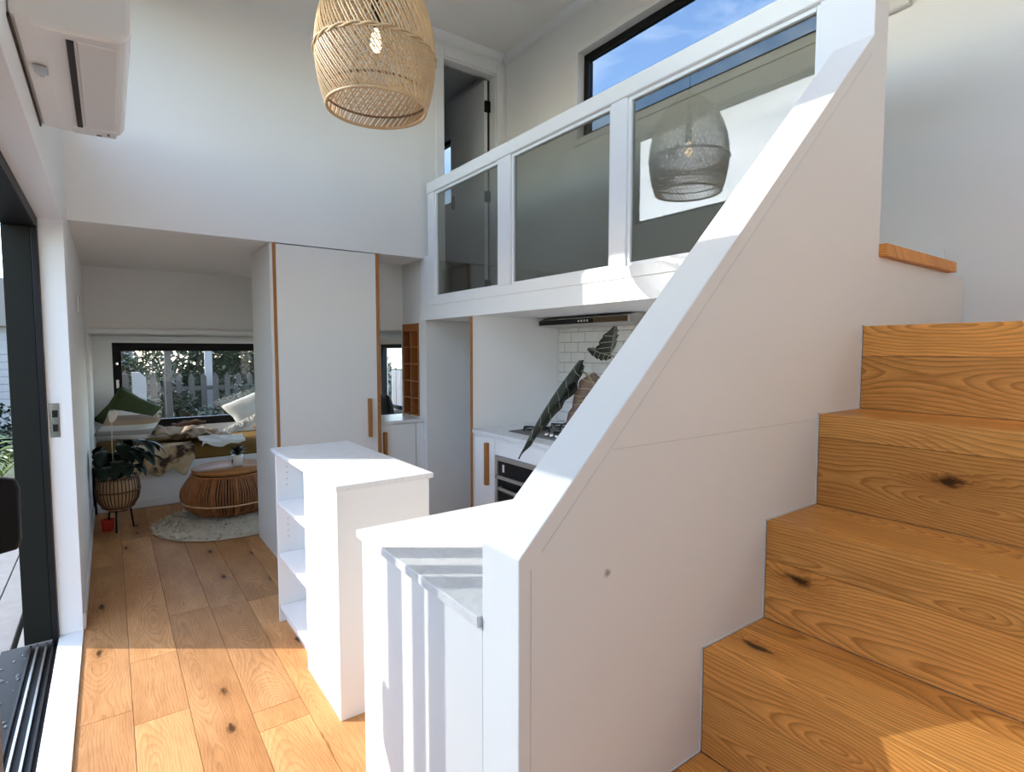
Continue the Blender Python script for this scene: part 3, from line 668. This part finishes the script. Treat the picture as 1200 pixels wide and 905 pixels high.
for tgt in ((1.31, 1.42, 1.39), (1.43, 1.44, 1.345), (1.455, 1.40, 1.435)):
    B().tube([(1.38, 1.20, 1.035), (1.40 + (tgt[0] - 1.40) * .3, 1.27, 1.2), (tgt[0] + .02, tgt[1] - .03, tgt[2] - .02), tgt], [.006, .005, .004, .0035], 6).build('stem', 'stalk', al, 0, True)
B().tube([(1.305, 1.41, 1.275), (1.34, 1.42, 1.275), (1.375, 1.43, 1.255), (1.40, 1.43, 1.22)], .0045, 6).build('stem', 'stalk', al, 0, True)

# bed and bedding
bed = thing('daybed', 'built-in white daybed platform with ochre mattress under the window', 'bed', (1.35, 6.53, 0))
bx('platform', 'cabinet', (-.134, XR - .004, 6.085, 6.995, 0, .40), bed, .002)
bx('kick_rail', 'trim', (-.134, XR - .004, 6.073, 6.0845, 0, .075), bed, .002)
B().box(-.13, XR - .01, 6.075, 6.95, .4005, .53).build('mattress', 'ochre_cloth', bed, .025)
def noise3(x, y, z): return mnoise.noise(Vector((x, y, z)))
def drape(name, mat, label, x0, x1, yback, hang, amp, seed, ztop=.535, cat='blanket', jag=.0, nx=34, th=.012, freq=5.):
    """cloth lying on the bed and falling over its front edge"""
    yf = 6.055; L1 = yback - yf; tot = L1 + hang
    def fn(u, v):
        x = x0 + (x1 - x0) * u + .05 * noise3(u * 3, v * 2, seed)
        s_ = v * (tot + jag * noise3(u * 4.5, seed, 1.3))
        h = amp * (noise3(x * freq, s_ * freq, seed) + .6 * noise3(x * freq * 2.3, s_ * freq * 2.3, seed + 5) + .55)
        if s_ < L1: return Vector((x, yback - s_, ztop + .008 + max(0, h)))
        d = s_ - L1
        return Vector((x, yf - .012 - max(0, h) * .5 * min(1, d * 8 + .3), ztop + .006 + max(0, h) * max(0, 1 - d * 6) - d))
    o = B().grid(nx, 26, fn).build(name, mat, None, 0, True, th)
    return tag(o, label, cat)
drape('cowhide_throw', 'cowhide', 'cream and brown cowhide throw hanging over the bed edge', .02, .64, 6.27, .25, .012, 3.1, jag=.22)
drape('white_throw', 'white_cloth', 'white woven throw laid across the bed front', .68, 1.08, 6.27, .045, .035, 8.4, ztop=.54, jag=.05)
drape('knitted_blanket', 'beige_cloth', 'crumpled beige knitted blanket spread over the bed', .34, .90, 6.80, -.24, .085, 5.7, ztop=.548, freq=6.5)
drape('brown_blanket', 'brown_cloth', 'small dark brown blanket bunched on the bed', .52, .80, 6.66, -.38, .05, 9.7, ztop=.665, freq=7)
drape('grey_blanket', 'beige_cloth', 'beige quilt heaped at the bed end below the side window', 1.75, 2.56, 6.8, .02, .12, 2.2, ztop=.56, freq=4)
def cushion(name, mat, label, c, w_, h_, t, tilt, rz, group=None, roll=0.):
    rot = Matrix.Rotation(rz, 4, 'Z') @ Matrix.Rotation(tilt, 4, 'X') @ Matrix.Rotation(roll, 4, 'Y')
    bb = B()
    for sg in (1, -1):
        def fn(u, v):
            a, d = u * 2 - 1, v * 2 - 1
            k = ((1 - abs(a) ** 2.6) * (1 - abs(d) ** 2.6)) ** .55
            pin = 1 - .09 * (1 - abs(a * d)) * (max(abs(a), abs(d)) ** 3)
            p = Vector((a * w_ / 2 * pin, sg * t / 2 * k * (1 + .12 * noise3(a * 2, d * 2, w_ * 9)), d * h_ / 2 * pin))
            return rot @ p + Vector(c)
        bb.grid(16, 16, fn)
    bmesh.ops.remove_doubles(bb.bm, verts=bb.bm.verts[:], dist=.0006); bmesh.ops.recalc_face_normals(bb.bm, faces=bb.bm.faces[:])
    o = bb.build(name, mat, None, 0, True, origin=c); return tag(o, label, 'cushion', group)
cu = cushion('cushion', 'green_cloth', 'olive green cushion leaning in the bed corner', (.14, 6.80, .815), .42, .42, .14, -.35, .05, roll=.62)
cu = cushion('cushion', 'stripe_cloth', 'striped beige and white cushion in front of the green one', (.13, 6.50, .712), .46, .34, .17, -.75, -.15, roll=.32)
cu = cushion('cushion', 'white_cloth', 'shaggy white cushion leaning against the bed window', (1.27, 6.68, .80), .50, .38, .16, -.75, .0, roll=-.45)
fg = B()
for k in range(90):
    u, v = random.uniform(-.24, .22), random.uniform(-.2, .2); p = Vector((1.20 + u, 6.50 - v * .1, .60 + .0 + (u + .24) * .45))
    fg.tube([p + Vector((0, .0, .02)), p + Vector((random.uniform(-.03, .01), -.03, -.01)), p + Vector((random.uniform(-.05, .01), -.045, -.06))], .005, 4)
o = fg.build('fringe', 'white_cloth', cu); stuff(o)
cushion('cushion', 'dark_cloth', 'dark charcoal cushion at the bed end under the side window', (2.69, 6.30, .735), .50, .40, .15, -.2, 1.45)
cushion('cushion', 'ochre_cloth', 'ochre cushion beneath the shaggy white one', (1.42, 6.28, .615), .40, .28, .13, -1.4, .1)

# rug
RC = (.80, 5.20)
rug = thing('fluffy_rug', 'round shaggy cream rug under the rattan ottoman', 'rug', (RC[0], RC[1], .0005))
B().lathe((RC[0], RC[1], .0005), [(.55, 0), (.57, .006), (.55, .012)], 48).build('backing', 'fur', rug)
pv, pf_ = [], []
for k in range(9000):
    r_ = .56 * math.sqrt(random.random()); a = random.uniform(0, 2 * PI); x, y = RC[0] + r_ * math.cos(a), RC[1] + r_ * math.sin(a)
    d = random.uniform(0, 2 * PI); ln_ = random.uniform(.025, .065); wd = .007; i = len(pv)
    pv += [(x - wd * math.sin(d), y + wd * math.cos(d), .010), (x + wd * math.sin(d), y - wd * math.cos(d), .010), (x + ln_ * math.cos(d), y + ln_ * math.sin(d), random.uniform(.012, .035))]
    pf_.append((i, i + 1, i + 2))
me = bpy.data.meshes.new('pile'); me.from_pydata([(x - RC[0], y - RC[1], z - .0005) for x, y, z in pv], [], pf_); me.materials.append(M['fur'])
o = bpy.data.objects.new('pile', me); C.objects.link(o); o.parent = rug; stuff(o)

# ottoman
OC = (.83, 5.42)
ot = thing('rattan_ottoman', 'round rattan ottoman with wooden top standing on the rug', 'ottoman', (OC[0], OC[1], .036))
OP = [(.040, .27), (.09, .33), (.15, .365), (.21, .378), (.27, .365), (.33, .325), (.38, .285)]
def orad(z):
    for (a, ra), (c, rc) in zip(OP, OP[1:]):
        if a <= z <= c: return ra + (rc - ra) * (z - a) / (c - a)
    return OP[-1][1]
B().lathe((OC[0], OC[1], .385), [(.26, 0), (.290, .008), (.295, .03), (.285, .045), (.02, .050)], 48).build('top', 'oak_small', ot, 0, True)
B().lathe((OC[0], OC[1], .0365), [(.25, 0), (.27, .004), (.25, .01)], 40).build('base', 'rattan_dark', ot)
sl_ = B()
for k in range(108):
    th = 2 * PI * k / 108; wv = .05 * math.sin(k * 1.7)
    sl_.tube([(OC[0] + orad(z) * math.cos(th + wv * (z - .2)), OC[1] + orad(z) * math.sin(th + wv * (z - .2)), z) for z in [.055 + .325 * i / 8 for i in range(9)]], .0068 if k % 9 else .013, 5, False, False)
stuff(sl_.build('cane_ribs', 'rattan_dark', ot, 0, True))
B().ring((OC[0], OC[1], .15), .372, .007, 48, 6).build('binding_ring', 'rattan', ot, 0, True)
B().ring((OC[0], OC[1], .375), .292, .012, 48, 6).build('binding_ring', 'rattan_dark', ot, 0, True)
B().lathe((OC[0], OC[1], .05), [(.22, 0), (.30, .08), (.31, .2), (.24, .32)], 32, False).build('lining', 'dark_gap', ot, 0, True)
# small potted plant on the ottoman
CC = (.885, 5.33, .4355)
cp = thing('potted_succulent', 'small dark plant in a white cup on the ottoman', 'plant', CC)
B().lathe(CC, [(.040, 0), (.046, .085), (.046, .10), (.040, .10), (.038, .085)], 20).build('pot', 'ceramic', cp, 0, True)
B().lathe((CC[0], CC[1], CC[2] + .085), [(.038, 0), (.037, .004)], 16).build('soil', 'soil', cp)
B().box(CC[0] - .048, CC[0] - .0405, CC[1] - .022, CC[1] + .0, CC[2] + .03, CC[2] + .06).build('motif', 'black', cp)
for k in range(16):
    a = k * 2.4; r_ = .05 + .035 * random.random(); b0 = Vector((CC[0], CC[1], CC[2] + .09)); t = b0 + Vector((r_ * math.cos(a), r_ * math.sin(a), .02 + .07 * random.random()))
    blade('leaf', 'leaf_dark', cp, b0, t, (-math.sin(a), math.cos(a), 0), .042, .015, nu=6, nv=2)

# plant in rattan basket on legs
PC = (.02, 5.42)
pp = thing('potted_peace_lily', 'leafy dark peace lily in a rattan basket on legs', 'plant', (PC[0], PC[1], 0))
BP = [(.165, .06), (.20, .105), (.26, .138), (.33, .150), (.40, .145), (.44, .135)]
bs = B()
for k in range(36):
    th = 2 * PI * k / 36; bs.tube([(PC[0] + r * math.cos(th), PC[1] + r * math.sin(th), z) for z, r in BP], .0045, 5, False, False)
stuff(bs.build('basket_ribs', 'basket', pp, 0, True))
for z, r in ((.20, .107), (.33, .152), (.44, .137)): B().ring((PC[0], PC[1], z), r, .006, 40, 6).build('basket_ring', 'basket', pp, 0, True)
B().lathe((PC[0], PC[1], .18), [(.09, 0), (.125, .07), (.130, .17), (.126, .24), (.118, .24)], 28).build('inner_pot', 'rattan', pp, 0, True)
B().lathe((PC[0], PC[1], .40), [(.117, 0), (.116, .008)], 24).build('soil', 'soil', pp)
for k in range(3):
    a = 2 * PI * k / 3 + .3; B().tube([(PC[0] + .08 * math.cos(a), PC[1] + .08 * math.sin(a), .19), (PC[0] + .10 * math.cos(a), PC[1] + .10 * math.sin(a), 0.004)], .007, 6).build('leg', 'black', pp)
random.seed(21)
for k in range(38):
    a = k * 2.399 + .4; out = random.uniform(.12, .30); up = random.uniform(.06, .30)
    b0 = Vector((PC[0] + .03 * math.cos(a), PC[1] + .03 * math.sin(a), .43)); mid = b0 + Vector((out * .45 * math.cos(a), out * .45 * math.sin(a), up))
    t = Vector((PC[0] + out * math.cos(a), PC[1] + out * math.sin(a), .43 + up * .75 - .03)); t.x = max(t.x, XL + .08)
    mid.x = max(mid.x, XL + .09)
    B().tube([b0, b0.lerp(mid, .5) + Vector((0, 0, .02)), mid], .0035, 4).build('stem', 'leaf_dark', pp)
    blade('leaf', 'leaf_dark', pp, mid, t + Vector((.05 * math.cos(a) if math.cos(a) > 0 else 0, .05 * math.sin(a), -.02)), (-math.sin(a), math.cos(a), 0), .10, .035, nu=8, nv=4)
B().tube([(.0, 5.36, .43), (-.005, 5.33, .7), (.0, 5.32, .90)], .003, 5).build('flower_stem', 'spadix', pp)
blade('spathe', 'spathe', pp, (.0, 5.32, .89), (.02, 5.31, .985), (1, 0, 0), .055, .006, fold=.35)
tag(B().lathe((-.055, 5.46, .0005), [(.038, 0), (.046, .07), (.05, .09), (.044, .092), (.042, .075)], 20).build('red_pot', 'terracotta', None, 0, True), 'small red pot on the floor below the rattan basket', 'pot')

# ================================================================== OUTSIDE
struct(B().box(-40, 40, -40, 60, -.75, -.65).build('ground', 'ground'), 'garden ground around the house', 'ground')
dk = thing('deck', 'weathered grey timber deck outside the sliding door', 'deck', (-1.6, 3.5, -.65))
bx('joist_frame', 'deck', (-2.55, -.50, .0, 7.6, -.64, -.135), dk)
pb = None
for k in range(15):
    x = -2.55 + k * .139
    if pb is None: pb = bx('deck_board', 'deck', (x, x + .132, 0, 7.6, -.13, -.105), dk, .003)
    else: clone(pb, (x + .066, 3.8, -.1175), dk)
def shrub(name, label, c, rx, ry, rz, n, mat, size, group='garden shrubs outside the windows', cat='shrub'):
    t = thing(name, label, cat, (c[0], c[1], c[2] - rz), group)
    vv, ff = [], []
    for k in range(n):
        while True:
            p = Vector((random.uniform(-1, 1), random.uniform(-1, 1), random.uniform(-1, 1)))
            if .35 < p.length < 1: break
        p = Vector((p.x * rx, p.y * ry, p.z * rz + rz)); d = Vector((random.gauss(0, 1), random.gauss(0, 1), random.gauss(-.2, .7))).normalized()
        sd = d.cross(Vector((random.random(), random.random(), 1))).normalized(); s_ = size * random.uniform(.6, 1.3); up = d.cross(sd) * .15 * s_
        i = len(vv); vv += [p, p + d * s_ * .5 + sd * s_ * .28 + up, p + d * s_, p + d * s_ * .5 - sd * s_ * .28 + up]; ff += [(i, i + 1, i + 2), (i, i + 2, i + 3)]
    me = bpy.data.meshes.new('foliage'); me.from_pydata([tuple(v) for v in vv], [], ff); me.materials.append(M[mat])
    o = bpy.data.objects.new('foliage', me); C.objects.link(o); o.parent = t; stuff(o)
    bb = B(); b0 = Vector((c[0], c[1], c[2] - rz))
    for k in range(9):
        e = Vector((random.uniform(-.7, .7) * rx, random.uniform(-.7, .7) * ry, random.uniform(.7, 1.7) * rz))
        bb.tube([b0, b0 + e * .5 + Vector((0, 0, .1 * rz)), b0 + e], [.012, .008, .003], 5)
    bb.build('stem', 'bark', t)
    return t
random.seed(5)
G = -.65
shrub('shrub', 'glossy dark shrub just outside the bed window', (1.25, 9.6, G + .62), .50, .45, .62, 2600, 'leaf_c', .09)
shrub('shrub', 'mid green shrub behind the pale post', (.10, 10.3, G + .85), .55, .55, .85, 2200, 'leaf_a', .10)
shrub('shrub', 'broad leafy shrub below the picket fence', (2.75, 9.6, G + .7), .8, .6, .7, 2400, 'leaf_c', .10)
shrub('shrub', 'low dark shrub right beside the grey garden post', (.99, 10.78, G + .72), .26, .26, .72, 1800, 'leaf_c', .09)
shrub('shrub', 'rounded dark shrub in front of the picket fence middle', (1.95, 10.5, G + .76), .6, .45, .76, 2600, 'leaf_c', .09)
shrub('tall_shrub', 'tall dark tree foliage beyond the picket fence', (2.05, 13.0, G + 1.25), 1.25, .8, 1.25, 7500, 'leaf_c', .14, cat='tree')
shrub('tall_shrub', 'tall lighter tree foliage behind the sheds', (-.30, 13.0, G + 1.2), .98, .8, 1.2, 5000, 'leaf_a', .14, cat='tree')
shrub('tall_shrub', 'dense tree foliage far right of the picket fence', (4.85, 14.0, G + 1.2), 1.5, .8, 1.2, 3500, 'leaf_a', .15, cat='tree')
shrub('tall_shrub', 'slim leafy tree between the pale post and grey garden post', (.62, 11.75, G + 1.2), .42, .32, 1.2, 2600, 'leaf_a', .10, cat='tree')
shrub('hedge', 'dark hedge past the deck seen through the sliding door', (-2.2, 11.5, G + .8), 1.1, .7, .8, 2800, 'leaf_c', .12, cat='hedge')
pk = thing('picket_fence', 'low weathered picket fence among the shrubs behind the bed window', 'fence', (1.7, 11.2, G))
pr0 = None
for k in range(15):
    x = .55 + k * .19
    if pr0 is None: pr0 = B().prism([(x, G), (x + .09, G), (x + .09, .98), (x + .045, 1.06), (x, .98)], 'y', 11.2, 11.22).build('picket', 'fence', pk)
    else: clone(pr0, (x + .045, 11.21, (G + 1.06) / 2), pk)
for z in (-.2, .75): bx('rail', 'fence', (.45, 3.4, 11.2205, 11.26, z, z + .07), pk)
tag(B().prism([(.24, G), (.40, G), (.40, 1.08), (.33, 1.16), (.24, 1.16)], 'y', 9.0, 9.1).build('timber_post', 'pale_wood', None, .006), 'pale painted board post standing outside the bed window', 'post')
tag(B().box(.13, .205, 9.02, 9.10, G, 1.14).build('timber_post', 'fence', None, .005), 'brown weathered post beside the pale board post', 'post')
tag(B().box(.62, .70, 9.0, 9.08, G, 1.6).build('garden_post', 'fence', None, .005), 'tall grey garden post right of the pale board post', 'post')
tag(B().box(1.42, 1.54, 11.5, 11.6, G, 2.2).build('garden_post', 'pale_wood', None, .005), 'tall pale post behind the picket fence', 'post')
cf = thing('board_fence', 'pale vertical board fence beyond the side window', 'fence', (5.2, 8.6, G))
p0 = None
for k in range(34):
    y = 3.0 + k * .26
    if p0 is None: p0 = bx('board', 'pale_wood', (5.2, 5.23, y, y + .24, G, 1.0), cf, .004)
    else: clone(p0, (5.215, y + .12, (G + 1.0) / 2), cf)
bf = thing('boundary_fence', 'unseen dark board fence added beyond the deck to block low skylight', 'fence', (-3.4, 4.0, G))  # added out of view to cut the low skylight entering the door
p1 = None
for k in range(60):
    y = -4.0 + k * .26
    if p1 is None: p1 = bx('board', 'fence', (-3.42, -3.39, y, y + .255, G, 1.75), bf, .003)
    else: clone(p1, (-3.405, y + .1275, (G + 1.75) / 2), bf)
hs_ = thing('neighbour_house', 'pale weatherboard house beyond the garden with grey roof', 'house', (-3.2, 22, G))
wbd = None
for k in range(14):
    z = G + .2 * k
    if wbd is None: wbd = bx('weatherboard', 'pale_wood', (-6.2, .6, 20.0, 20.05, z, z + .19), hs_)
    else: clone(wbd, (-2.8, 20.025, z + .095), hs_)
bx('wall', 'pale_wood', (-6.2, .6, 20.06, 25, G, 2.1), hs_)
B().prism([(-6.6, 2.1), (1.0, 2.1), (-2.8, 3.6)], 'y', 19.7, 25.3).build('roof', 'lead', hs_)
wn = B().box(-1.9, -.9, 19.95, 20.0, .3, 1.5).build('window', 'pale_wood', hs_); bx('pane', 'black', (-1.82, -.98, 19.945, 19.949, .38, 1.42), wn)
# palm by the deck
pmx = (-.98, 7.9, -.65)
pa = thing('palm', 'small palm with arching yellow-green fronds beside the deck', 'palm', pmx)
B().tube([pmx, (pmx[0], pmx[1], .1)], [.08, .06], 8).build('trunk', 'bark', pa)
for k in range(11):
    a = k * 2.4; L = random.uniform(.8, 1.05)
    pts = [Vector((pmx[0], pmx[1], .1)) + Vector((math.cos(a) * L * t, math.sin(a) * L * t, 1.25 * L * t - 1.0 * L * t * t)) for t in [i / 12 for i in range(13)]]
    fro = B().tube(pts, .008, 4)
    for i in range(2, 13):
        for sg in (1, -1):
            d = Vector((-math.sin(a), math.cos(a), 0)) * sg; q = pts[i]; tp = q + d * .26 * (1.15 - i / 14) + (pts[i] - pts[i - 1]).normalized() * .16 + Vector((0, 0, -.07))
            md = q.lerp(tp, .5) + Vector((0, 0, .02)); wv = (pts[i] - pts[i - 1]).normalized() * .014
            vs4 = [fro.bm.verts.new(v) for v in (q, md + wv, tp, md - wv)]; fro.bm.faces.new(vs4)
    fro.build('frond', 'palm', pa)
